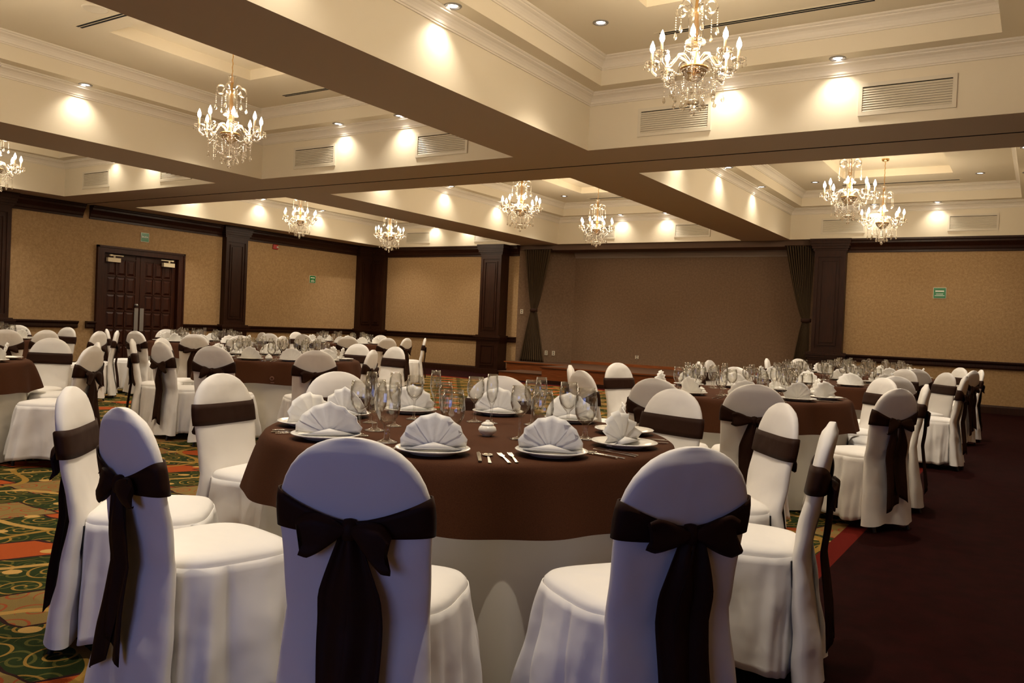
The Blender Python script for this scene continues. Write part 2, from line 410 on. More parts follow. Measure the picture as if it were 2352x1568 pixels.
# ------------------------------------------------------------------ double door in left wall (faces +x)
door = bpy.data.objects.new('door_1', None); C.objects.link(door); struct(door, 'dark panelled double door in the left wall')
mb = MB()
mb.box(XW-.12, 9.60, 0, XW+.05, 9.74, 2.50); mb.box(XW-.12, 11.46, 0, XW+.05, 11.60, 2.50); mb.box(XW-.12, 9.74, 2.38, XW+.05, 11.46, 2.50)
mb.box(XW-.02, 9.585, 0, XW+.07, 9.62, 2.52); mb.box(XW-.02, 11.58, 0, XW+.07, 11.615, 2.52); mb.box(XW-.02, 9.585, 2.48, XW+.07, 11.615, 2.52)
mb.build('door_frame', M['doorwood'], door)
xf = XW-.06
for li, (ya, yb) in enumerate(((9.745, 10.595), (10.605, 11.455))):
    mb = MB(); mb.box(xf-.04, ya, .02, xf, yb, 2.375)
    st = .10; pw = (yb-ya-2*st)/3; ph = (2.375-.02-.2)/6
    for c in range(3):
        for r in range(6):
            a0 = ya+st+c*pw+.025; a1 = a0+pw-.05; z0 = .12+r*ph+.03; z1 = z0+ph-.06
            # raised bevelled panel
            b0 = .035; vs = [(xf,a0,z0),(xf,a1,z0),(xf,a1,z1),(xf,a0,z1),(xf+.022,a0+b0,z0+b0),(xf+.022,a1-b0,z0+b0),(xf+.022,a1-b0,z1-b0),(xf+.022,a0+b0,z1-b0)]
            mb.add(vs, [(0,1,5,4),(1,2,6,5),(2,3,7,6),(3,0,4,7),(4,5,6,7)])
    for a0, a1 in ((ya, ya+st), (yb-st, yb)): mb.box(xf, a0, .02, xf+.014, a1, 2.375)
    for r in range(7): z = .12+r*ph; mb.box(xf, ya+st, z-.012, xf+.014, yb-st, z+.012)
    for c in (1, 2): y = ya+st+c*pw; mb.box(xf, y-.012, .12, xf+.014, y+.012, 2.27)
    leaf = mb.build('door_leaf', M['doorwood'], door)
    yp = (10.49, 10.58) if li == 0 else (10.62, 10.71)
    mb = MB(); mb.box(xf+.012, yp[0], .78, xf+.022, yp[1], 1.27); mb.build('push_plate', M['brushed'], leaf)
    if li == 0:
        mb = MB(); mb.lathe([(.0,.0),(.028,0),(.028,.008),(.012,.012),(.012,.03),(.03,.04),(.032,.055),(.02,.066),(0,.068)], 16)
        k_ = mb.build('door_knob', M['brushed'], leaf); k_.rotation_euler = (0, PI/2, 0); k_.location = (xf+.012, 10.52, 1.33)
    yc = (9.82, 10.10) if li == 0 else (11.10, 11.37)
    mb = MB(); mb.box(xf+.02, yc[0], 2.20, xf+.10, yc[1], 2.285); cl = mb.build('door_closer', M['closer'], leaf)
    mb = MB(); ym = (yc[0]+yc[1])/2; d = 1 if li == 0 else -1
    mb.tube([(xf+.09, ym, 2.29), (xf+.09, ym, 2.325)], .02, 8); mb.tube([(xf+.09, ym-.06*d, 2.335), (xf+.09, ym+.20*d, 2.335)], .011, 6); mb.box(xf+.07, ym-.07*d-.03, 2.32, xf+.11, ym-.07*d+.03, 2.35)
    mb.build('closer_arm', M['closer'], cl)
mb = MB(); mb.box(xf-.03, 9.80, .004, xf-.02, 11.45, .018); mb.build('threshold_light', M['gap'], door)

# signs on walls
def text_mesh(txt, size, mat, parent, name):
    cu = bpy.data.curves.new(name, 'FONT'); cu.body = txt; cu.size = size; cu.align_x = 'CENTER'; cu.align_y = 'CENTER'; cu.extrude = .0008; cu.offset = size*.02
    t = bpy.data.objects.new(name + '_curve', cu); C.objects.link(t); dg = bpy.context.evaluated_depsgraph_get()
    me = bpy.data.meshes.new_from_object(t.evaluated_get(dg)); bpy.data.objects.remove(t)
    me.materials.clear(); me.materials.append(mat); o = bpy.data.objects.new(name, me); C.objects.link(o); o.parent = parent; return o
def sign(name, label, loc, rz, w_, h_, txt=None, bars=()):
    t = thing(name, label, 'sign', loc, rz)   # local x across, y=-out, z up
    mb = MB(); mb.box(-w_/2, -.008, -h_/2, w_/2, 0, h_/2); mb.build('sign_board', M['signw'], t)
    mb = MB(); mb.box(-w_/2+.006, -.0095, -h_/2+.006, w_/2-.006, -.002, h_/2-.006); mb.build('green_field', M['green'], t)
    if txt:
        o = text_mesh(txt, w_*.24, M['signw'], t, 'lettering'); o.rotation_euler = (PI/2, 0, 0); o.location = (0, -.0105, .005)
    for i, (z, hw, hh) in enumerate(bars):
        mb = MB(); mb.box(-hw, -.011, z-hh, hw, -.009, z+hh); mb.build('print_line', M['signw'], t)
    return t
sign('exit_sign', 'green SALIDA exit sign on tan wall above the double door', (XW+.004, 10.645, 2.785), PI/2, .19, .19, 'SALIDA')
sign('safety_notice', 'small green notice on left wall between pilaster and corner', (XW+.004, 15.5, 2.24), PI/2, .21, .19, None, [(.04,.07,.012),(-.02,.05,.006),(-.045,.07,.005),(-.065,.06,.004)])
sign('safety_notice', 'shiny green notice on tan wall right of the stage', (-1.67, YB-.004, 2.225), 0, .22, .205, None, [(.035,.075,.012),(-.02,.06,.006),(-.05,.085,.006)])
t = thing('fire_alarm_strobe', 'small red fire alarm box with clear strobe high on left wall', 'fire alarm', (XW+.002, 14.2, 2.955), PI/2)
mb = MB(); mb.box(-.08, -.04, -.06, .08, 0, .06); o = mb.build('housing', M['red'], t); bv = o.modifiers.new('b', 'BEVEL'); bv.width = .015; bv.segments = 3
mb = MB(); mb.lathe([(0,.03),(.012,.028),(.022,.018),(.026,0)], 12); o = mb.build('strobe_lens', M['signw'], t); o.rotation_euler = (PI/2,0,0); o.location = (.045, -.038, -.005)
def outlet(loc, rz, label, w_=.075, h_=.115):
    t = thing('wall_outlet', label, 'outlet', loc, rz)
    mb = MB(); mb.box(-w_/2, -.008, -h_/2, w_/2, 0, h_/2); mb.build('cover_plate', M['plate'], t)
    mb = MB(); mb.box(-.012, -.011, .012, .012, -.007, .034); mb.box(-.012, -.011, -.034, .012, -.007, -.012); mb.build('sockets', M['blackgap'], t)
outlet((-12.22, YB-.004, .40), 0, 'ivory outlet low on wall just left of the stage pilaster')

# ------------------------------------------------------------------ stage
def prism(mb, poly, z0, z1):
    n = len(poly); mb.add([(x, y, z0) for x, y in poly]+[(x, y, z1) for x, y in poly], [tuple(range(n)), tuple(range(n, 2*n))]+[(k, (k+1)%n, n+(k+1)%n, n+k) for k in range(n)])
SPOLY = [(-9.33,15.9),(-4.0,15.9),(-4.0,18.48),(-9.96,18.48),(-11.12,17.82),(-11.12,17.22),(-9.33,17.22)]
mb = MB(); prism(mb, SPOLY, 0, .33)
st = thing('stage_platform', 'low orange-brown wooden stage platform with dark top', 'stage')
mb.build('platform_body', M['stagewood'], st)
mb = MB(); prism(mb, [(-9.36,15.87),(-4.0,15.87),(-4.0,18.48),(-9.96,18.48),(-11.12,17.82),(-11.12,17.19),(-9.36,17.19)], .33, .372); mb.build('stage_deck', M['stagefloor'], st)
mb = MB(); mb.box(-9.36, 15.862, .345, -3.97, 15.872, .372); mb.box(-11.18, YB-.588, .345, -9.36, YB-.578, .372); mb.build('nosing', M['stagewood'], st)
mb = MB(); mb.box(-9.33, 15.885, 0, -4.0, 15.9, .07); mb.build('kick_strip', M['wood'], st)
t = thing('stage_step', 'orange-brown wooden step at the left end of the stage', 'step')
mb = MB(); mb.box(-10.62, 16.12, 0, -9.36, YB-.60, .165); mb.build('riser', M['stagewood'], t)
mb = MB(); mb.box(-10.64, 16.10, .165, -9.365, YB-.60, .185); mb.build('tread', M['stagefloor'], t)
# stage recess walls
BX, BY = -10.0, 18.5
mb = MB(); mb.add([(-11.22, YB, 0), (BX, BY, 0), (BX, BY, H), (-11.22, YB, H)], [(0,1,2,3)]); mb.add([(-11.22, YB+.15, 0), (BX, BY+.15, 0), (BX, BY+.15, H), (-11.22, YB+.15, H)], [(0,1,2,3)])
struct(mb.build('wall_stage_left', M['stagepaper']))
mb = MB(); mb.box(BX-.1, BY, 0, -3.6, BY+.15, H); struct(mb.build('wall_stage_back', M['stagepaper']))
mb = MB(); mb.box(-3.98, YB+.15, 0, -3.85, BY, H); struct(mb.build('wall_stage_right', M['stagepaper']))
mb = MB(); mb.box(-11.22, YB, 3.16, -3.6, BY+.15, H); struct(mb.build('ceiling_stage', plain('shade_toned_stage_ceiling', (.12,.075,.05), .8, spec=.1)))  # shade over the stage is painted in as dark brown
mb = MB(); rows = [[(BX, BY-d, z), (-3.98, BY-d, z)] for d, z in [(0,3.02),(.02,3.02),(.03,3.05),(.06,3.09),(.08,3.12),(.08,3.16)]]; mb.grid(rows, smooth=False)
struct(mb.build('trim_50', plain('grey_brown_cornice_paint', (.22,.17,.13), .6)), 'pale cornice along top of stage back wall')
mb = MB(); mb.box(BX, BY-.02, .372, -3.98, BY, .44); struct(mb.build('baseboard_stage', M['stagewood']))
an = math.atan2(BY-YB, BX+11.22)
for q, (f, nm) in enumerate(((.55, 'ivory wall plate, left of pair on stage side wall'), (.68, 'ivory wall plate, right of pair on stage side wall'))):
    outlet((-11.22+(BX+11.22)*f, YB+(BY-YB)*f-.01, .60), an, nm)
outlet((-8.2, BY-.004, .62), 0, 'ivory outlet low on the stage back wall', .09, .08)
outlet((-11.12, YB+.05, 1.62), an, 'ivory light switch plate beside the left stage curtain')

def curtain(cx, y, x0t, x1t, xw, x0b, x1b, zt, zb, zw, label):
    t = thing('stage_curtain', label, 'curtain')
    mb = MB(); rows = []; nu = 120
    for i in range(41):
        z = zt + (zb-zt)*i/40.
        if z > zw: k_ = ((z-zw)/(zt-zw))**.75; a, b_ = x0t, x1t
        else: k_ = ((zw-z)/(zw-zb))**.8; a, b_ = x0b, x1b
        xa = xw-.07+(a-(xw-.07))*k_; xb = xw+.07+(b_-(xw+.07))*k_; amp = .022+.03*k_
        rows.append([(xa+(xb-xa)*j/nu, y+amp*math.sin(j/nu*2*PI*11)+.012*math.sin(j*1.7+i*.05), z) for j in range(nu+1)])
    mb.grid(rows); solidify(mb.build('drape', M['curtain'], t), .006)
    mb = MB(); rows = []
    for zz, s in ((zw+.04,.9),(zw+.03,1.05),(zw-.03,1.05),(zw-.04,.9)):
        rows.append([(xw+.10*s*math.cos(2*PI*k/20), y+.055*s*math.sin(2*PI*k/20), zz) for k in range(20)])
    mb.grid(rows, closed_u=True); mb.build('tieback', M['sash'], t)
    mb = MB(); mb.tube([(min(x0t,x1t)-.02, y, zt), (max(x0t,x1t)+.02, y, zt)], .015); mb.build('rod', M['wood'], t)
curtain(0, YB-.06, -11.02, -10.27, -10.70, -11.06, -10.34, 3.17, .375, 1.66, 'dark brown pleated curtain tied back at left side of stage')
curtain(0, YB-.02, -4.60, -4.02, -4.12, -4.40, -4.02, 3.17, .375, 1.62, 'dark brown pleated curtain tied back at right side of stage')

# ------------------------------------------------------------------ ceiling fittings
def air_vent(x, y, z, label):
    t = thing('air_vent', label, 'air vent', (x, y, z), 0, 'white louvred vents on the coffer faces')
    W_, H_ = .42, .155
    mb = MB()
    for a in ((-W_, -H_, W_, -H_+.035), (-W_, H_-.035, W_, H_), (-W_, -H_+.035, -W_+.035, H_-.035), (W_-.035, -H_+.035, W_, H_-.035)):
        mb.box(a[0], -.016, a[1], a[2], 0, a[3])
    mb.build('vent_frame', M['ventw'], t)
    mb = MB(); n = 10
    for i in range(n):
        z0 = -H_+.04+i*(2*H_-.08)/n
        mb.add([(-W_+.03,-.013,z0),(W_-.03,-.013,z0),(W_-.03,-.002,z0+.020),(-W_+.03,-.002,z0+.020),(-W_+.03,-.010,z0-.003),(W_-.03,-.010,z0-.003)], [(0,1,2,3),(0,4,5,1)])
    mb.build('louvres', M['ventw'], t)
    mb = MB(); mb.add([(-W_+.03,-.0015,-H_+.03),(W_-.03,-.0015,-H_+.03),(W_-.03,-.0015,H_-.03),(-W_+.03,-.0015,H_-.03)], [(0,1,2,3)]); mb.build('duct_opening', M['blackgap'], t)
COLN = ['left', 'middle', 'right']; ROWN = ['near', 'far']
for ci, (cx0, cx1) in enumerate(COLS):
    for ri, (cy0, cy1) in enumerate(ROWS):
        mx = (cx0+cx1)/2
        for s, nm in ((-1.15, 'left'), (1.15, 'right')):
            air_vent(mx+s, cy1, 3.545, '%s white louvred vent on end face of %s %s coffer' % (nm, ROWN[ri], COLN[ci]))

P_DL = None
def downlight_proto():
    t = thing('recessed_downlight', '', 'ceiling light')
    mb = MB(); mb.lathe([(.052,.012),(.054,-.001),(.060,-.006),(.074,-.004),(.078,.001),(.078,.004),(.052,.012)], 28); mb.build('trim_ring', M['brushed'], t)
    mb = MB(); mb.lathe([(0,.002),(.03,.001),(.052,.006)], 20); mb.build('lamp_glass', M['lamp'], t)
    return t
DL = Proto(downlight_proto())
LSPOT = bpy.data.lights.new('wall_wash', 'SPOT'); LSPOT.energy = 17; LSPOT.color = (1, .90, .74); LSPOT.spot_size = math.radians(118); LSPOT.spot_blend = 1; LSPOT.shadow_soft_size = .03
LSP2 = bpy.data.lights.new('floor_spot', 'SPOT'); LSP2.energy = 225; LSP2.color = (1, .88, .72); LSP2.spot_size = math.radians(92); LSP2.spot_blend = .8; LSP2.shadow_soft_size = .04
LSP3 = LSP2.copy(); LSP3.energy = 50; LSPOT2 = LSPOT.copy(); LSPOT2.energy = 9   # dimmed lamps over the far right corner
def downlight(x, y, z, label, L):
    if x > -5 and y > 16: L = LSP3 if L == LSP2 else LSPOT2
    o = DL.put((x, y, z-.004), 0, label, 'recessed downlights')
    l = bpy.data.objects.new('lamp_beam', L); C.objects.link(l); l.parent = o; l.location = (0, 0, -.02)
for ci, (cx0, cx1) in enumerate(COLS):
    mx = (cx0+cx1)/2
    for ri, (cy0, cy1) in enumerate(ROWS):
        nm = '%s %s coffer' % (ROWN[ri], COLN[ci])
        for s, w_ in ((-.56, 'left'), (.55, 'right')): downlight(mx+s, cy1-.15, ZL, 'small downlight, %s of pair in end ledge of %s' % (w_, nm), LSPOT)
        for yy, w_ in (((5.65, 'nearer'), (7.0+9, 'x'), (3.8, 'nearest')) if ri == 0 else ((13.05, 'nearer'), (14.92, 'farther'), (11.2, 'nearest'))):
            if w_ == 'x': continue
            downlight(cx0+.15, yy, ZL, 'small downlight, %s one in left ledge of %s' % (w_, nm), LSPOT)
            downlight(cx1-.15, yy, ZL, 'small downlight, %s one in right ledge of %s' % (w_, nm), LSPOT)
        for s, w_ in ((-1.45, 'left'), (1.3, 'right')): downlight(mx+s, cy1-1.24, ZT, 'small dim downlight in %s far corner of upper ceiling of %s' % (w_, nm), LSP2)
        for s, w_ in ((-1.45, 'left'), (1.3, 'right')): downlight(mx+s, cy0+1.2, ZT, 'small dim downlight in %s near corner of upper ceiling of %s' % (w_, nm), LSP2)
        # slot diffusers
        for yy, w_ in (((7.8, 'far'), (4.95, 'near')) if ri == 0 else ((16.9, 'far'), (14.05, 'near'))):
            t = thing('slot_diffuser', 'long thin black slot diffuser, %s one in ceiling of %s' % (w_, nm), 'air vent', (mx-.05, yy, ZT), 0, 'slot diffusers')
            mb = MB(); mb.box(-1.05, -.055, -.004, 1.05, .055, .0); mb.build('slot_frame', M['cream'], t)
            mb = MB(); mb.box(-1.0, -.034, -.006, 1.0, -.008, -.003); mb.box(-1.0, .008, -.006, 1.0, .034, -.003); mb.build('slots', M['blackgap'], t)
for (x, y, nm) in ((-8.15, 5.32-.05, 'near middle coffer'), (-8.02, 14.55, 'far middle coffer'), (-2.55, 14.75, 'far right coffer')):
    if abs(x+7.79) < .9: x = x
    # sits on the recess floor or ceiling
    zz = ZT+.13 if (abs(y-6.15) < .95 or abs(y-15.25) < .95 or abs(y-12.35) < .95) else ZT
    t = thing('ceiling_speaker', 'round perforated speaker grille in ceiling of %s' % nm, 'speaker', (x, y-1.0 if nm.startswith('far') else y-.55, ZT), 0)
    mb = MB(); mb.lathe([(0,-.006),(.10,-.007),(.105,-.010),(.12,-.008),(.125,0)], 28); mb.build('grille', M['ventw'], t)

# ------------------------------------------------------------------ chandeliers
def chandelier_proto():
    t = thing('crystal_chandelier', '', 'chandelier')     # origin = bottom ball z=2.90 reference 0
    rnd = random.Random(3)
    def Z(z): return z-2.90
    mb = MB()
    zz = 3.90
    while zz < 4.30:
        mb.tube([(.008*math.sin(zz*80), 0, Z(zz)), (.008*math.sin(zz*80+1.5), 0, Z(zz+.03))], .005, 5); zz += .03
    mb.tube([(0,0,Z(3.86)),(0,0,Z(4.34))], .0035, 5)
    mb.build('chain', M['gold'], t)
    mb = MB(); mb.lathe([(0,Z(4.30)),(.05,Z(4.305)),(.06,Z(4.33)),(.06,Z(4.345)),(0,Z(4.345))], 20); mb.build('ceiling_rose', M['gold'], t)
    mb = MB(); mb.lathe([(.012,Z(3.22)),(.02,Z(3.26)),(.012,Z(3.32)),(.022,Z(3.40)),(.03,Z(3.44)),(.018,Z(3.47)),(.016,Z(3.55)),(.024,Z(3.60)),(.014,Z(3.66)),(.02,Z(3.72)),(.014,Z(3.80)),(.02,Z(3.84)),(.008,Z(3.90))], 12)
    mb.build('stem', M['gold'], t)
    mb = MB()
    mb.lathe([(.055,Z(3.50)),(.062,Z(3.52)),(.058,Z(3.58)),(.066,Z(3.66)),(.060,Z(3.72))], 16)
    mb.lathe([(.040,Z(3.82)),(.046,Z(3.84)),(.040,Z(3.88)),(.048,Z(3.895))], 14)
    mb.lathe([(.02,Z(3.46)),(.07,Z(3.455)),(.085,Z(3.475)),(.080,Z(3.49)),(.05,Z(3.50))], 16)
    mb.build('glass_column', M['crystal'], t)
    mb = MB(); mb.lathe([(.0,Z(3.165)),(.035,Z(3.17)),(.075,Z(3.205)),(.10,Z(3.245)),(.105,Z(3.262)),(.09,Z(3.27)),(.02,Z(3.28))], 20); mb.build('bowl', M['crystal'], t)
    mb = MB(); mb.lathe([(.088,Z(3.262)),(.108,Z(3.262)),(.110,Z(3.278)),(.09,Z(3.285)),(.04,Z(3.30))], 20); mb.build('bowl_rim', M['gold'], t)
    def drop(mb, x, y, z, s=1.0):
        prof = [(0,.0),(.003*s,-.004*s),(.0085*s,-.020*s),(.0105*s,-.028*s),(.008*s,-.036*s),(0,-.042*s)]
        mb.lathe(prof, 6, x, y, 0, False, z)
    def bead(mb, x, y, z, r=.006):
        mb.lathe([(0,r),(r*.8,r*.5),(r,0),(r*.8,-r*.5),(0,-r)], 6, x, y, 0, False, z)
    # eight arms
    for a in range(8):
        an = 2*PI*a/8+.2; c_, s_ = math.cos(an), math.sin(an)
        P = [(.03,3.27),(.06,3.33),(.11,3.365),(.16,3.35),(.20,3.29),(.24,3.235),(.29,3.225),(.325,3.26),(.33,3.31)]
        pts = []
        for i in range(len(P)-1):
            for f in (0, .5): r_ = P[i][0]*(1-f)+P[i+1][0]*f; z_ = P[i][1]*(1-f)+P[i+1][1]*f; pts.append((r_*c_, r_*s_, Z(z_)))
        pts.append((P[-1][0]*c_, P[-1][0]*s_, Z(P[-1][1])))
        mb = MB(); mb.tube(pts, .010, 7); arm = mb.build('arm', M['crystal'], t)
        bx, by = .33*c_, .33*s_
        mb = MB(); mb.lathe([(.008,Z(3.295)),(.03,Z(3.30)),(.052,Z(3.318)),(.060,Z(3.338)),(.056,Z(3.338)),(.045,Z(3.322)),(.01,Z(3.312))], 14, bx, by)
        for q in range(6):
            qa = 2*PI*q/6+an; x_, y_ = bx+.056*math.cos(qa), by+.056*math.sin(qa); bead(mb, x_, y_, Z(3.318), .005); drop(mb, x_, y_, Z(3.308), .8)
        mb.build('drip_pan', M['crystal'], arm)
        mb = MB(); mb.lathe([(.011,Z(3.315)),(.011,Z(3.41)),(.0,Z(3.41))], 8, bx, by); mb.build('candle_sleeve', M['candle'], arm)
        mb = MB(); mb.lathe([(0,Z(3.408)),(.011,Z(3.412)),(.021,Z(3.435)),(.019,Z(3.458)),(.011,Z(3.480)),(.004,Z(3.498)),(0,Z(3.505))], 10, bx, by); mb.build('flame_bulb', M['bulb'], arm)
    # upper scrolls
    for a in range(6):
        an = 2*PI*a/6; c_, s_ = math.cos(an), math.sin(an); pts = [(.03*c_, .03*s_, Z(3.71))]
        for q in range(22):
            th = PI - q/21*2.2*PI; r_ = .062-.036*q/21; pts.append(((.115+r_*math.cos(th))*c_, (.115+r_*math.cos(th))*s_, Z(3.73)+r_*math.sin(th)))
        mb = MB(); mb.tube(pts, .0095, 7)
        xx, yy = .165*c_, .165*s_
        for q in range(6): bead(mb, xx, yy, Z(3.69-.019*q), .006)
        drop(mb, xx, yy, Z(3.575), 1.5); mb.build('scroll', M['crystal'], t)
    # draped bead strings and pendants
    for a in range(8):
        an = 2*PI*a/8+.2; a2 = an+2*PI/8; mb = MB()
        for q in range(11):
            f = q/10; aa = an+(a2-an)*f; r_ = .235; z_ = 3.235-.07*math.sin(PI*f); bead(mb, r_*math.cos(aa), r_*math.sin(aa), Z(z_), .0065)
        for q in range(9):
            f = q/8; r_ = .235-.15*f; z_ = 3.22-.16*math.sin(PI*f*.55); bead(mb, r_*math.cos(an), r_*math.sin(an), Z(z_), .0065)
        for q in range(8): bead(mb, .225*math.cos(an), .225*math.sin(an), Z(3.21-.018*q), .006)
        drop(mb, .225*math.cos(an), .225*math.sin(an), Z(3.065), 1.5)
        drop(mb, .16*math.cos(an+.35), .16*math.sin(an+.35), Z(3.085), 1.5); drop(mb, .09*math.cos(an+.2), .09*math.sin(an+.2), Z(3.02), 1.6)
        for q in range(9): bead(mb, (.095-.003*q)*math.cos(an+.2), (.095-.003*q)*math.sin(an+.2), Z(3.18-.017*q), .006)
        for q in range(5): bead(mb, .16*math.cos(an+.35), .16*math.sin(an+.35), Z(3.165-.017*q), .006)
        mb.build('bead_string', M['crystal'], t)
    mb = MB(); mb.tube([(0,0,Z(3.17)),(0,0,Z(2.96))], .006, 6); mb.lathe([(0,.0),(.016,.01),(.024,.03),(.016,.05),(0,.06)], 10)
    mb.lathe([(0,.10),(.05,.10),(.055,.115),(.03,.13),(0,.135)], 12); mb.build('bottom_ball', M['crystal'], t)
    return t
CH = Proto(chandelier_proto())
LCH = bpy.data.lights.new('chandelier_glow', 'POINT'); LCH.energy = 50; LCH.color = (1, .82, .58); LCH.shadow_soft_size = .26
CHS = [(-7.785, 6.12, 'chandelier in near middle coffer, fourth largest'), (-2.37, 6.18, 0), (-13.29, 6.25, 0), (-13.29, 12.3, 0), (-13.29, 15.15, 0), (-7.785, 12.3, 0), (-7.785, 15.25, 0), (-2.37, 12.38, 0), (-2.37, 15.3, 0)]
LBL = ['lit crystal chandelier above the middle left tables, in near middle coffer', 'largest lit crystal chandelier, at top right of the picture', 'lit crystal chandelier cut off by left picture edge',
       'lit crystal chandelier above red alarm, nearer one in far left coffer', 'lit crystal chandelier by the corner pilaster, farther one in far left coffer', 'lit crystal chandelier left of stage, nearer one in far middle coffer',
       'lit crystal chandelier before the stage, farther one in far middle coffer', 'lit crystal chandelier, left of overlapping pair at right', 'lit crystal chandelier, right and farther of overlapping pair']
ZS = [2.86, 2.92, 2.86, 2.88, 2.87, 2.89, 2.92, 2.87, 2.89, 2.88, 2.88]
CHS += [(-2.37, 3.25, 0), (-7.785, 3.25, 0)]; LBL += ['crystal chandelier overhead of the nearest table, above the picture', 'crystal chandelier in near middle coffer, above left picture edge']
for i, (x, y, _) in enumerate(CHS):
    o = CH.put((x, y, ZS[i]), .1*i, LBL[i], 'crystal chandeliers')
    o.scale = (1, 1, (4.36-ZS[i])/(4.345-2.90))
    l = bpy.data.objects.new('candle_light', LCH); C.objects.link(l); l.parent = o; l.location = (0, 0, .58)

# ------------------------------------------------------------------ chairs
def chair_proto(seed):
    R = random.Random(seed)
    t = thing('banquet_chair', '', 'chair')
    def halfw(z):
        if z > .73: return .201*max(0, 1-((z-.73)/.2)**2.15)**(1/2.15)
        if z > .47: return .192+(z-.47)/.26*.009
        return .192+(.47-z)/.42*.036
    def yc(z): return -.212-(z-.47)*.17 if z > .47 else -.212-(.47-z)*.09
    def thk(z): return .024+(.006 if z < .9 else 0)+(.47-z)*.05*(z < .47)
    def section(z, n=44, grow=0, tscale=1):
        hw = max(halfw(z), .004)+grow; th = thk(z)*tscale+grow
        if z > .86: th *= max(.35, math.sqrt(max(0, 1-((z-.86)/.078)**2)))
        pts = []
        for k in range(n):
            a = 2*PI*k/n; c_, s_ = math.cos(a), math.sin(a); e = .62
            pts.append((hw*math.copysign(abs(c_)**e, c_), yc(z)+th*math.copysign(abs(s_)**.75, s_), z))
        return pts
    zs = [.045,.08,.12,.16,.2,.24,.28,.32,.36,.40,.43,.47,.50,.53,.56,.59,.62,.65,.68,.71,.75,.79,.82,.85,.875,.895,.91,.92,.926,.929]
    mb = MB(); rows = []
    for z in zs:
        row = section(z)
        if z < .47:
            k_ = (.47-z)/.42; row = [(x, y+.014*k_*math.sin(x*26+seed)*(1 if y < yc(z) else .3), z+.008*math.sin(x*17+seed)*(k_ > .95)) for x, y, z in row]
        rows.append([(x, y+.0035*math.sin(z*31+x*14+seed)*math.sin(x*9+z*6+seed*2)*(1 if z < .72 else .3)+(.004*math.sin(x*60+z*4)*(.72-z)/.2 if .52 < z < .72 else 0)*.35, z) for x, y, z in row])
    mb.grid(rows, closed_u=True); mb.add(rows[-1], [tuple(range(44))], 0, True); mb.build('back_cover', M['white'], t)
    # seat cushion cover
    def seat_ring(s, z, n=48):
        pts = []
        for k in range(n):
            a = 2*PI*k/n; c_, s_ = math.cos(a), math.sin(a)
            x = .214*s*math.copysign(abs(c_)**.55, c_); y = .008+.208*s*math.copysign(abs(s_)**.55, s_)
            x *= 1+.04*(y/.2); pts.append((x, y, z))
        return pts
    mb = MB(); rows = [seat_ring(1.0,.435), seat_ring(1.012,.455), seat_ring(1.0,.472), seat_ring(.95,.484), seat_ring(.8,.492), seat_ring(.5,.498), seat_ring(.15,.50)]
    mb.grid(rows, closed_u=True); mb.add(rows[-1], [tuple(range(48))], 0, True); mb.build('seat_cover', M['white'], t)
    # skirt
    mb = MB(); rows = []; n = 200; ph = R.uniform(0, 6)
    pleats = [(.118, 1.25), (.382, 1.25), (.25+R.uniform(-.015, .015), .6), (.0+R.uniform(-.02, .01), .7), (.5+R.uniform(-.01, .02), .7)]
    for i in range(16):
        f = i/15; z = .462-f*.40; row = []
        for k in range(n):
            fr = k/n; a = 2*PI*fr; c_, s_ = math.cos(a), math.sin(a)
            nx = math.copysign(abs(c_)**.55, c_); ny = math.copysign(abs(s_)**.55, s_)
            off = .004+.040*f**.8+f**.8*(.013*math.sin(a*7+ph)+.009*math.sin(a*12+ph*2+f*1.5)+.005*math.sin(a*21+f*4))+.004*math.sin(f*9+a*6+ph)*math.sin(PI*f)
            for pf, st_ in pleats:
                d = (fr-pf+.5) % 1-.5; wd = .004+.009*f; off -= st_*.055*f**.6*math.exp(-(d/wd)**2); off += st_*.020*f**.8*math.exp(-((abs(d)-.032)/.02)**2)
            back = 1-max(0, -s_)*.95
            x = (.214+off)*nx; y = .008+(.208+off*back)*ny
            x *= 1+.04*(y/.2)
            row.append((x, y, z+.010*f*math.sin(a*4+ph)))
        rows.append(row)
    mb.grid(rows, closed_u=True); solidify(mb.build('skirt', M['white'], t), .003)
    # legs
    for sx in (-1, 1):
        mb = MB(); mb.tube([(sx*.17, .17, .45), (sx*.185, .20, 0)], [.014, .011], 8); mb.build('leg', M['black'], t)
        mb = MB(); mb.tube([(sx*.145, -.195, .45), (sx*.150, -.225, .2), (sx*.155, -.285, 0)], [.014, .013, .011], 8); mb.build('leg', M['black'], t)
    # sash band
    mb = MB(); n = 72; rows = [[] for _ in range(5)]
    z0 = .742
    for k in range(n):
        base = None
        for j in range(5):
            fj = j/4-.5
            a = 2*PI*k/n; s_ = math.sin(a); x0 = math.cos(a)
            if s_ >= 0: hgt = .100; dz = 0
            else:
                q = min(1, abs(x0)**.9); q2 = 1-q; hgt = .100-.060*q2; dz = -.040*q2
            z = z0+dz+fj*hgt; hw = halfw(z)+.006; th = thk(z)+.006+(.006*(1-abs(x0)) if s_ < 0 else 0)
            c_, s2 = x0, s_
            rows[j].append((hw*math.copysign(abs(c_)**.62, c_), yc(z)+th*math.copysign(abs(s2)**.75, s2), z))
    mb.grid(rows, closed_u=True); sash = mb.build('sash', M['sash'], t); solidify(sash, .003, 1)
    yk = yc(.700)-.050
    # knot
    mb = MB(); mb.lathe([(0,.030),(.018,.026),(.026,.008),(.026,-.008),(.020,-.026),(0,-.032)], 12, 0, 0, cz=0)
    mb.v = [(x*.9, y*.8+yk+.008, z*.95+.702) for x, y, z in mb.v]; mb.build('knot', M['sash'], sash)
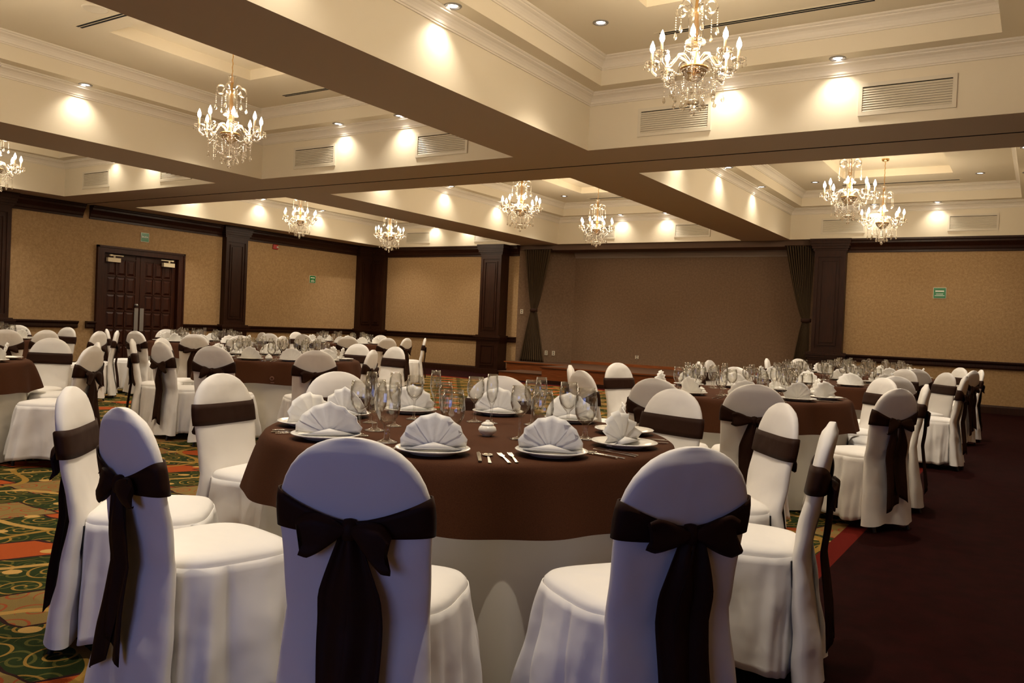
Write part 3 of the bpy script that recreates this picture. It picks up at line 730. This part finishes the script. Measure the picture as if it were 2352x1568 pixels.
    # bow loops: flattened, drooping, pinched at the knot
    for sd in (-1, 1):
        L = R.uniform(.085, .125); dr = R.uniform(-.055, .012); up = R.uniform(.75, 1.1); tw = R.uniform(-.5, .5); mb = MB(); rows = []
        for i in range(15):
            f = i/14; x = sd*(.010+L*f); zc = .702+dr*f**1.3; hh = (.010+.044*math.sin(min(f*1.15, 1)*PI/2)*up)*(1-.25*max(0, f-.8)/.2); tt = .005+.013*math.sin(PI*min(f*.9+.05, 1))
            row = []
            for k in range(20):
                a = 2*PI*k/20; ca, sa = math.cos(a), math.sin(a)
                xx = x+sd*.016*f*(sa*sa)+sd*.010*f*sa*tw*2; zz_ = zc+hh*math.copysign(abs(sa)**.8, sa)+.006*f*math.sin(5*a+seed); crease = .006*math.cos(3*a+seed*2)*f
                row.append((xx, yk-.004+(tt*math.copysign(abs(ca)**.7, ca)+crease)*(1-.2*f)-.006*f, zz_))
            rows.append(row)
        mb.grid(rows, closed_u=True); mb.add(rows[-1], [tuple(range(20))], 0, True); mb.build('bow_loop', M['sash'], sash)
    # tails
    for sd in (-1, 1):
        L = R.uniform(.43, .54); spread = R.uniform(.02, .09) if sd > 0 else R.uniform(.01, .06); mb = MB(); rows = []; ph = R.uniform(0, 6)
        for i in range(25):
            f = i/24; z = .695-L*f; hw = .014+.040*min(1, f*3.2); cx_ = sd*(.012+spread*f)+.010*math.sin(f*5+ph)
            y = yc(max(z, .05))-.045-.018*math.sin(min(f*3, 1)*PI/2)-.02*f; row = []
            for k in range(9):
                g = k/8*2-1; zz = z-(.06*(g*.5+.5) if sd > 0 else .06*(.5-g*.5))*(max(0, f-.85)/.15)
                row.append((cx_+g*hw, y+.010*math.sin(g*3.2+ph+f*2), zz))
            rows.append(row)
        mb.grid(rows); solidify(mb.build('sash_tail', M['sash'], sash), .003)
    return t

ORD = ['leftmost', 'second', 'third', 'fourth', 'fifth', 'sixth', 'seventh', 'eighth', 'ninth', 'tenth', 'eleventh', 'twelfth', 'thirteenth', 'fourteenth', 'fifteenth', 'sixteenth', 'seventeenth', 'eighteenth', 'nineteenth', 'twentieth']
RV = Vector((0.84176868, 0.53807831, 0.04355722)); UV = Vector((-0.04619691, -0.00858982, 0.99889542)); DV = Vector((-0.5378581, 0.84285109, -0.01762691))
CAM = Vector((0, 0, 1.22))
def px(p):
    v = Vector(p)-CAM; d = v.dot(DV); return 1176+1900*v.dot(RV)/d
def depth(p): return (Vector(p)-CAM).dot(DV)

TABLES = {
 'T1': ((-2.03, 2.89), 'nearest table'), 'T2': ((-2.03, 6.60), 'second right-row table'), 'T3': ((-1.95, 9.40), 'third right-row table'),
 'T4': ((-1.95, 12.1), 'farthest right-row table'), 'T5': ((-6.98, 6.25), 'middle left table'), 'T6': ((-7.45, 2.90), 'left-edge table'),
 'T7': ((-11.9, 5.35), 'far left-edge table'), 'T8': ((-11.0, 8.35), 'far table by the door'), 'T9': ((-11.3, 11.7), 'far corner table')}
CHAIRS = {
 'T1': [(-1.42,1.52),(-.75,2.07),(-2.29,1.46),(-3.00,1.70),(-3.38,2.66),(-3.15,3.31),(-2.60,3.95),(-1.66,4.03),(-.97,3.82),(-.62,3.12)],
 'T2': [(-3.22,5.95),(-2.77,5.29),(-2.08,5.00),(-1.48,5.16),(-.76,5.88),(-.70,6.82),(-1.19,7.46),(-3.17,6.98)],
 'T3': [(-1.07,8.06),(-.74,9.34),(-.96,10.08),(-1.38,10.46),(-3.17,9.50),(-2.46,7.88),(-3.14,8.75)],
 'T4': [(-1.23,10.88),(-.73,11.69),(-.66,12.34),(-1.02,12.86),(-3.24,11.93),(-2.94,12.77)],
 'T5': [(-7.09,4.87),(-6.32,4.87),(-5.56,5.40),(-5.65,6.25),(-6.40,7.36),(-7.07,7.43),(-7.80,5.03),(-8.05,5.67)],
 'T6': [(-6.22,3.68),(-7.74,4.06),(-6.94,4.04),(-6.20,2.55)],
 'T7': [(-10.42,5.56),(-10.39,6.23),(-10.85,6.76),(-12.13,6.78),(-10.35,5.05),(-12.66,6.27)],
 'T8': [(-9.84,7.27),(-11.09,9.57),(-12.14,8.53),(-9.61,7.86),(-9.80,8.71),(-11.62,7.08),(-10.84,7.15)],
 'T9': [(-10.95,10.31),(-12.34,11.71),(-10.17,10.63),(-9.73,11.16),(-9.88,11.87),(-10.12,12.70),(-11.55,13.03),(-11.62,9.98)]}
CHP = [Proto(chair_proto(s)) for s in (1, 5, 9)]
def side_labels(items, center):
    """items: list of (x,y). returns text per item: ordinal from left on near/far side"""
    cd = depth((center[0], center[1], .8)); res = [None]*len(items)
    for nm, sel in (('near', [i for i, p in enumerate(items) if depth((p[0], p[1], .8)) < cd]), ('far', [i for i, p in enumerate(items) if depth((p[0], p[1], .8)) >= cd])):
        sel.sort(key=lambda i: px((items[i][0], items[i][1], .8)))
        for k_, i in enumerate(sel):
            if k_ == 0: o_ = 'leftmost'
            elif k_ == len(sel)-1 and k_ > 0: o_ = 'rightmost'
            else: o_ = ORD[k_]+' from left'
            res[i] = (o_, nm)
    return res
YAWJ = {('T5', 3): .5, ('T5', 4): .35, ('T8', 1): .2, ('T1', 3): -.05, ('T6', 1): .35}
ci = 0
for tk, lst in CHAIRS.items():
    (tx, ty), tn = TABLES[tk]; lab = side_labels(lst, (tx, ty))
    for i, (x, y) in enumerate(lst):
        d = Vector((tx-x, ty-y)); rr = max(d.length, 1.34); d.normalize(); x, y = tx-d.x*rr, ty-d.y*rr; rz = math.atan2(d.y, d.x)-PI/2+random.uniform(-.06, .06)+YAWJ.get((tk, i), 0)
        f = Vector((-math.sin(rz), math.cos(rz)))
        loc = (x+f.x*.285, y+f.y*.285, 0)
        o_, nm = lab[i]
        vis = 'back' if f.dot(Vector((-x, -y))) < 0 else 'front'
        CHP[ci % 3].put(loc, rz, 'white-covered chair with brown sash, %s, %s side of %s' % (o_, nm, tn), 'white-covered banquet chairs with brown sashes'); ci += 1

# ------------------------------------------------------------------ tables, cloths
TZ = .77; TR = .84
tp = thing('banquet_table', '', 'table')
mb = MB(); mb.lathe([(0,.715),(TR-.03,.715),(TR-.02,.72),(TR-.02,.745),(TR-.03,.75),(0,.75)], 48); mb.build('tabletop', M['plate'], tp)
for a in range(4):
    mb = MB(); an = PI/4+a*PI/2; mb.tube([(.45*math.cos(an), .45*math.sin(an), .715), (.5*math.cos(an), .5*math.sin(an), 0)], .016); mb.build('leg', M['black'], tp)
TP = Proto(tp)
def undercloth(seed):
    R = random.Random(seed); mb = MB(); n = 180; rows = []; ph = [R.uniform(0, 6) for _ in range(4)]
    for r_ in (.02, .5, TR-.03): rows.append([(r_*math.cos(2*PI*k/n), r_*math.sin(2*PI*k/n), .756) for k in range(n)])
    for i in range(14):
        f = i/13; z = .754-f*.742; row = []
        for k in range(n):
            a = 2*PI*k/n; g_ = max(0, (f-.30)/.70); off = -.014+.035*g_+.036*g_**.7*(math.sin(a*13+ph[0])*.6+math.sin(a*21+ph[1])*.4+math.sin(a*5+ph[2])*.3)
            row.append(((TR+off)*math.cos(a), (TR+off)*math.sin(a), z))
        rows.append(row)
    mb.grid(rows, closed_u=True); mb.add(rows[0], [tuple(range(n))]); return mb
def overcloth(seed):
    R = random.Random(seed); mb = MB(); n = 240; rows = []; ph = [R.uniform(0, 6) for _ in range(4)]
    def rad(z, f, k):
        a = 2*PI*k/n; w_ = math.sin(a*11+ph[0])*.55+math.sin(a*18+ph[1])*.35+math.sin(a*6+ph[2])*.35
        return TR+.012+(.020*f+.034*f**.7*(w_+1.0)), a
    for r_ in (.02, .3, .6, TR-.03): rows.append([(r_*math.cos(2*PI*k/n), r_*math.sin(2*PI*k/n), TZ) for k in range(n)])
    rows.append([((TR-.004)*math.cos(2*PI*k/n), (TR-.004)*math.sin(2*PI*k/n), TZ-.002) for k in range(n)])
    for i in range(11):
        f = i/10; z = TZ-.012-f*.215; row = []
        for k in range(n):
            rr, a = rad(z, f, k); row.append((rr*math.cos(a), rr*math.sin(a), z+(.012*math.sin(a*4+ph[3])+.006*math.sin(a*11+ph[0]))*f))
        rows.append(row)
    mb.grid(rows, closed_u=True); mb.add(rows[0], [tuple(range(n))]); return mb
uc = undercloth(2).build('white_tablecloth', M['under']); tag(uc, '', 'tablecloth'); UC = Proto(uc)
oc = overcloth(4).build('brown_table_overlay', M['brown']); tag(oc, '', 'tablecloth'); OC = Proto(oc)
for i, (tk, ((tx, ty), tn)) in enumerate(TABLES.items()):
    TP.put((tx, ty, 0), .3*i, 'round banquet table hidden under brown and white cloths, %s' % tn, 'round banquet tables')
    UC.put((tx, ty, 0), 1.1*i, 'floor-length white tablecloth under the brown one on %s' % tn, 'white floor-length tablecloths')
    OC.put((tx, ty, 0), .9*i, 'short brown overlay cloth with wavy hem on %s' % tn, 'brown overlay tablecloths')
# small stitched crest on the middle left table's cloth
cr = bpy.data.objects.get('brown_table_overlay')

# ------------------------------------------------------------------ table settings
pp = MB(); pp.lathe([(0,.004),(.07,.004),(.074,.001),(.080,.001),(.084,.005),(.100,.010),(.128,.018),(.131,.021),(.128,.023),(.100,.015),(.080,.009),(0,.008)], 40)
po = pp.build('dinner_plate', M['porcelain']); tag(po, '', 'plate'); PL = Proto(po)
def napkin_proto(seed, wilt=0):
    R = random.Random(seed); t = thing('fan_napkin', '', 'napkin')
    mb = MB(); n = 7; rad_ = [0, .02, .05, .08, .105, .124]; rays = []
    for k in range(2*n+1):
        th = PI*(.02+.96*k/(2*n)); jit = R.uniform(-.03, .03); row = []
        for r_ in rad_:
            q = r_/.122; zz = (.0105 if k % 2 else -.0105)*q**.8*(1+R.uniform(-.3, .3)); tuck = 1-.05*abs(math.cos(th))*q
            rr = r_*(.97+.06*(k % 2))*tuck
            lean = .02*q*q*math.sin(th)
            row.append((rr*math.cos(th+jit*q), zz-lean*.6+wilt*q*q*.05*math.cos(th*1.5+seed), .006+rr*math.sin(th+jit*q)*(1-.12*abs(wilt)*abs(math.cos(th)))*.98))
        rays.append(row)
    mb.grid(rays, smooth=True); o = mb.build('fan', M['napkin'], t); solidify(o, .0035)
    # tucked support fold
    mb = MB(); rows = []
    for i in range(8):
        f = i/7; a_ = PI*f; rows.append([(.112*math.cos(a_), .006+.030*math.sin(a_)*.3, .003), (.104*math.cos(a_), .010+.05*math.sin(a_), .004+.012*math.sin(a_)), (0, .012, .03)])
    mb.grid(rows); mb.box(-.112, -.012, .0015, .112, .010, .010); mb.build('folded_base', M['napkin'], t)
    return t
NP = [Proto(napkin_proto(3)), Proto(napkin_proto(8, .5)), Proto(napkin_proto(12, -1.0))]
def glass_proto(name, cat, prof, n=20):
    mb = MB(); mb.lathe(prof, n); o = mb.build(name, M['glass']); tag(o, '', cat); return Proto(o)
# profiles normalised to height 1 (radius in metres, z fraction * h)
def prof_scale(p, h): return [(r, z*h) for r, z in p]
GW = glass_proto('wine_glass', 'wine glass', prof_scale([(0,.0),(.034,.0),(.036,.012),(.020,.03),(.006,.06),(.0045,.25),(.006,.42),(.016,.47),(.031,.56),(.039,.68),(.038,.80),(.033,1.0),(.0318,1.0),(.0365,.80),(.0375,.68),(.030,.575),(.012,.49),(0,.475)], .2))
GF = glass_proto('champagne_flute', 'champagne flute', prof_scale([(0,.0),(.031,.0),(.033,.01),(.018,.025),(.005,.05),(.0045,.22),(.006,.36),(.012,.42),(.022,.52),(.027,.66),(.0265,.80),(.022,1.0),(.0208,1.0),(.025,.80),(.0255,.66),(.021,.54),(.010,.44),(0,.42)], .225))
GG = glass_proto('water_goblet', 'water goblet', prof_scale([(0,.0),(.036,.0),(.038,.015),(.022,.035),(.010,.07),(.010,.20),(.014,.30),(.028,.36),(.040,.48),(.0435,.62),(.041,.80),(.035,1.0),(.0336,1.0),(.0395,.80),(.042,.62),(.0385,.49),(.026,.375),(0,.33)], .18))
GP = {'w': GW, 'f': GF, 'g': GG}; GH = {'w': .2, 'f': .225, 'g': .18}; GN = {'w': 'stemmed wine glass', 'f': 'tall champagne flute', 'g': 'round water goblet'}
GCOL = {'w': 'wine glasses on the tables', 'f': 'champagne flutes on the tables', 'g': 'water goblets on the tables'}
T1G = [('w',-2.214,2.395,.214),('f',-2.471,2.739,.225),('g',-2.282,2.558,.21),('f',-2.326,2.731,.232),('g',-2.029,2.344,.225),('w',-2.439,3.001,.205),('f',-2.48,3.21,.22),('f',-1.947,2.589,.222),('g',-1.87,2.534,.201),('w',-2.201,3.155,.21),('f',-2.116,3.166,.228),('w',-1.742,2.816,.215),('w',-1.965,3.279,.208),('f',-1.87,3.191,.230),('g',-1.683,2.888,.198),('w',-1.699,3.137,.222),('g',-1.561,3.035,.212)]
def put_glasses(tk, lst):
    tn = TABLES[tk][1]
    for ty_ in 'wfg':
        sel = sorted([g for g in lst if g[0] == ty_], key=lambda g: px((g[1], g[2], .9)))
        for k_, g in enumerate(sel):
            o_ = 'leftmost' if k_ == 0 else ('rightmost' if k_ == len(sel)-1 else ORD[min(k_, 19)]+' from left')
            s = g[3]/GH[ty_]; GP[ty_].put((g[1], g[2], TZ+.001), 0, '%s, %s of them on %s' % (GN[ty_], o_, tn), GCOL[ty_], (min(s, 1.08), min(s, 1.08), s))
put_glasses('T1', T1G)
PLATE_ANG = {'T1': [-66, -30, 7, 43, 80, 114, 152, 187, 219, 252]}
ai = 0
for tk, ((tx, ty), tn) in TABLES.items():
    if tk in PLATE_ANG: angs = [math.radians(a) for a in PLATE_ANG[tk]]
    else:
        n0 = {'T2': -69, 'T3': -57, 'T4': -59, 'T5': -68, 'T6': 32, 'T7': -1, 'T8': -44, 'T9': -52}[tk]; angs = [math.radians(n0+36*k_) for k_ in range(10)]
    pr = .68 if tk == 'T1' else .66
    pos = [(tx+pr*math.cos(a), ty+pr*math.sin(a)) for a in angs]; lab = side_labels(pos, (tx, ty)); gl = []
    for i, (x, y) in enumerate(pos):
        if tk == 'T6' and px((x, y, .8)) < -60: continue
        if tk == 'T7' and px((x, y, .8)) < -40: continue
        o_, nm = lab[i]
        PL.put((x, y, TZ+.001), 0, 'white dinner plate, %s on %s side of %s' % (o_, nm, tn), 'white dinner plates')
        d = angs[i]; rz = d-PI/2+PI+random.uniform(-.15, .15)
        if tk == 'T1':
            rz = math.atan2(-y, -x)-PI/2+{0: .05, 1: -.12, 2: 1.15, 3: -1.0, 4: .3, 5: .1, 6: .25, 7: -.3, 8: .75, 9: .15}[i]
        NP[(ai*7+i) % 3 if tk != 'T1' else (0 if i in (0, 1, 5, 6) else 1+i % 2)].put((x-.01*math.cos(d), y-.01*math.sin(d), TZ+.0105), rz, 'white fan-folded napkin on plate, %s, %s side of %s' % (o_, nm, tn), 'white fan-folded napkins')
        if tk != 'T1' and (tk != 'T6'):
            for ty_, da, rr, hh in (('g', .30, .50, .182), ('w', .22, .42, .20), ('f', .36, .40, .222)):
                if ty_ == 'f' and tk in ('T7', 'T8', 'T9') and i % 2: continue
                a2 = d-da+random.uniform(-.06, .06); r2 = rr+random.uniform(-.03, .03); gl.append((ty_, tx+r2*math.cos(a2), ty+r2*math.sin(a2), hh))
        ai += 1
    if gl:
        put_glasses(tk, gl)

# cutlery: local y = length
def fork():
    t = MB(); t.add([(-.006,-.10,.001),(.006,-.10,.001),(.003,0,.003),(-.003,0,.003),(.010,.035,.004),(-.010,.035,.004)], [(0,1,2,3),(3,2,4,5)])
    for k_ in range(4): x = -.0085+k_*.0048; t.add([(x,.034,.004),(x+.0026,.034,.004),(x+.0020,.085,.006),(x+.0006,.085,.006)], [(0,1,2,3)])
    o = t.build('fork', M['steel']); solidify(o, .0018, 1); return Proto(tag(o, '', 'fork'))
def spoon():
    t = MB(); t.add([(-.006,-.10,.001),(.006,-.10,.001),(.0028,.03,.003),(-.0028,.03,.003)], [(0,1,2,3)])
    rows = [[(.019*s*math.cos(2*PI*k/16), .052+.028*s*math.sin(2*PI*k/16), .005-.004*(1-s*s)) for k in range(16)] for s in (1, .7, .35, .05)]
    t.grid(rows, closed_u=True); t.add(rows[-1], [tuple(range(16))]); o = t.build('spoon', M['steel']); solidify(o, .0014, 1); return Proto(tag(o, '', 'spoon'))
def knife():
    t = MB(); t.box(-.006, -.11, .001, .006, -.01, .006); t.add([(-.006,-.01,.001),(.006,-.01,.001),(.009,.06,.001),(.004,.11,.001),(-.006,.09,.001),(-.006,-.01,.0035),(.006,-.01,.0035),(.009,.06,.0025),(.004,.11,.0022),(-.006,.09,.0025)], [(0,1,2,3,4),(5,6,7,8,9),(0,1,6,5),(1,2,7,6),(2,3,8,7),(3,4,9,8),(4,0,5,9)])
    return Proto(tag(t.build('table_knife', M['steel']), '', 'knife'))
FK, SP, KN = fork(), spoon(), knife(); CN = {'fork': FK, 'spoon': SP, 'knife': KN}
cut = []
for tk in ('T1', 'T2', 'T5', 'T3'):
    (tx, ty), tn = TABLES[tk]
    n0 = {'T1': -66, 'T2': -69, 'T5': -68, 'T3': -57}[tk]; L = []
    for i in range(10):
        a = math.radians(PLATE_ANG['T1'][i]) if tk == 'T1' else math.radians(n0+36*i)
        if tk != 'T1' and i > 3: break
        for kind, side, rr in (('fork', .165, .70), ('fork', .20, .70), ('knife', -.165, .69), ('spoon', -.20, .70)):
            cx_, cy_ = tx+rr*math.cos(a)+side*math.sin(a), ty+rr*math.sin(a)-side*math.cos(a)
            L.append((kind, cx_, cy_, a+PI/2-math.copysign(.30, side)+random.uniform(-.08, .08)))
    for kind in ('fork', 'spoon', 'knife'):
        sel = [c_ for c_ in L if c_[0] == kind]; lab = side_labels([(c_[1], c_[2]) for c_ in sel], (tx, ty))
        for c_, (o_, nm) in zip(sel, lab):
            if nm == 'far' and tk == 'T1' and o_ not in ('leftmost', 'rightmost'): continue
            CN[kind].put((c_[1], c_[2], TZ+.001), c_[3], 'silver %s, %s on %s side of %s' % (kind, o_, nm, tn), 'silver %s beside the plates' % kind)
# covered sugar pots
sp = thing('sugar_pot', '', 'sugar pot')
mb = MB(); mb.lathe([(0,.0),(.018,0),(.020,.004),(.034,.014),(.038,.026),(.033,.038),(.022,.046),(0,.046)], 24); mb.build('pot', M['porcelain'], sp)
mb = MB(); mb.lathe([(.026,.046),(.026,.050),(.018,.056),(.008,.060),(.009,.064),(0,.066)], 20); mb.build('lid', M['porcelain'], sp)
SPP = Proto(sp)
for (x, y), tn in (((-1.884, 2.795), 'nearest table'), ((-2.12, 5.98), 'second table of the right row'), ((-6.62, 5.78), 'middle left table')):
    SPP.put((x, y, TZ+.001), 0, 'small white lidded sugar pot on %s' % tn, 'white sugar pots')
# crest patch on the middle left overlay
t = MB(); R_ = TR+.075; ang = math.atan2(-.72, .69)
t.lathe([(.012,0),(.022,0),(.022,.002),(.012,.002)], 16); t.box(-.024, -.045, 0, .024, -.036, .002)
o = t.build('stitched_crest', plain('rose_stitching', (.16,.07,.045), .8)); 
ovs = [ob for ob in bpy.data.objects if ob.name.startswith('brown_table_overlay') and abs(ob.location.x+6.98) < .01]
o.parent = ovs[0]; o.matrix_parent_inverse = Matrix.Identity(4)
la = ang-ovs[0].rotation_euler.z
o.location = (R_*math.cos(la), R_*math.sin(la), TZ-.16); o.rotation_euler = (PI/2, 0, la+PI/2)

# ------------------------------------------------------------------ light and camera
al = bpy.data.lights.new('daylight', 'AREA'); al.shape = 'RECTANGLE'; al.size = 3.0; al.size_y = 1.7; al.energy = 26; al.color = (.26, .36, 1)
a_ = bpy.data.objects.new('daylight_from_window', al); C.objects.link(a_); a_.location = (-1.0, YR+.02, 1.4); a_.rotation_euler = (PI/2, 0, 0)
wd = bpy.data.worlds.new('World'); SC.world = wd; wd.use_nodes = True
wd.node_tree.nodes['Background'].inputs[0].default_value = (.9, .75, .55, 1); wd.node_tree.nodes['Background'].inputs[1].default_value = .02
cam = bpy.data.cameras.new('camera'); co = bpy.data.objects.new('camera', cam); C.objects.link(co)
cam.sensor_width = 36; cam.lens = 1900/2352*36; cam.clip_start = .05; cam.clip_end = 100
mw = Matrix.Identity(4)
for r_ in range(3): mw[r_][0] = RV[r_]; mw[r_][1] = UV[r_]; mw[r_][2] = -DV[r_]; mw[r_][3] = CAM[r_]
co.matrix_world = mw
SC.camera = co
vs = SC.view_settings; vs.view_transform = 'Standard'; vs.look = 'None'; vs.exposure = 0; vs.gamma = 1; vs.use_curve_mapping = False
SC.cycles.use_denoising = True; SC.cycles.max_bounces = 10; SC.cycles.transparent_max_bounces = 24; SC.cycles.sample_clamp_indirect = 6
for ob in list(bpy.data.objects):
    if ob.name.endswith('_curve'): bpy.data.objects.remove(ob)
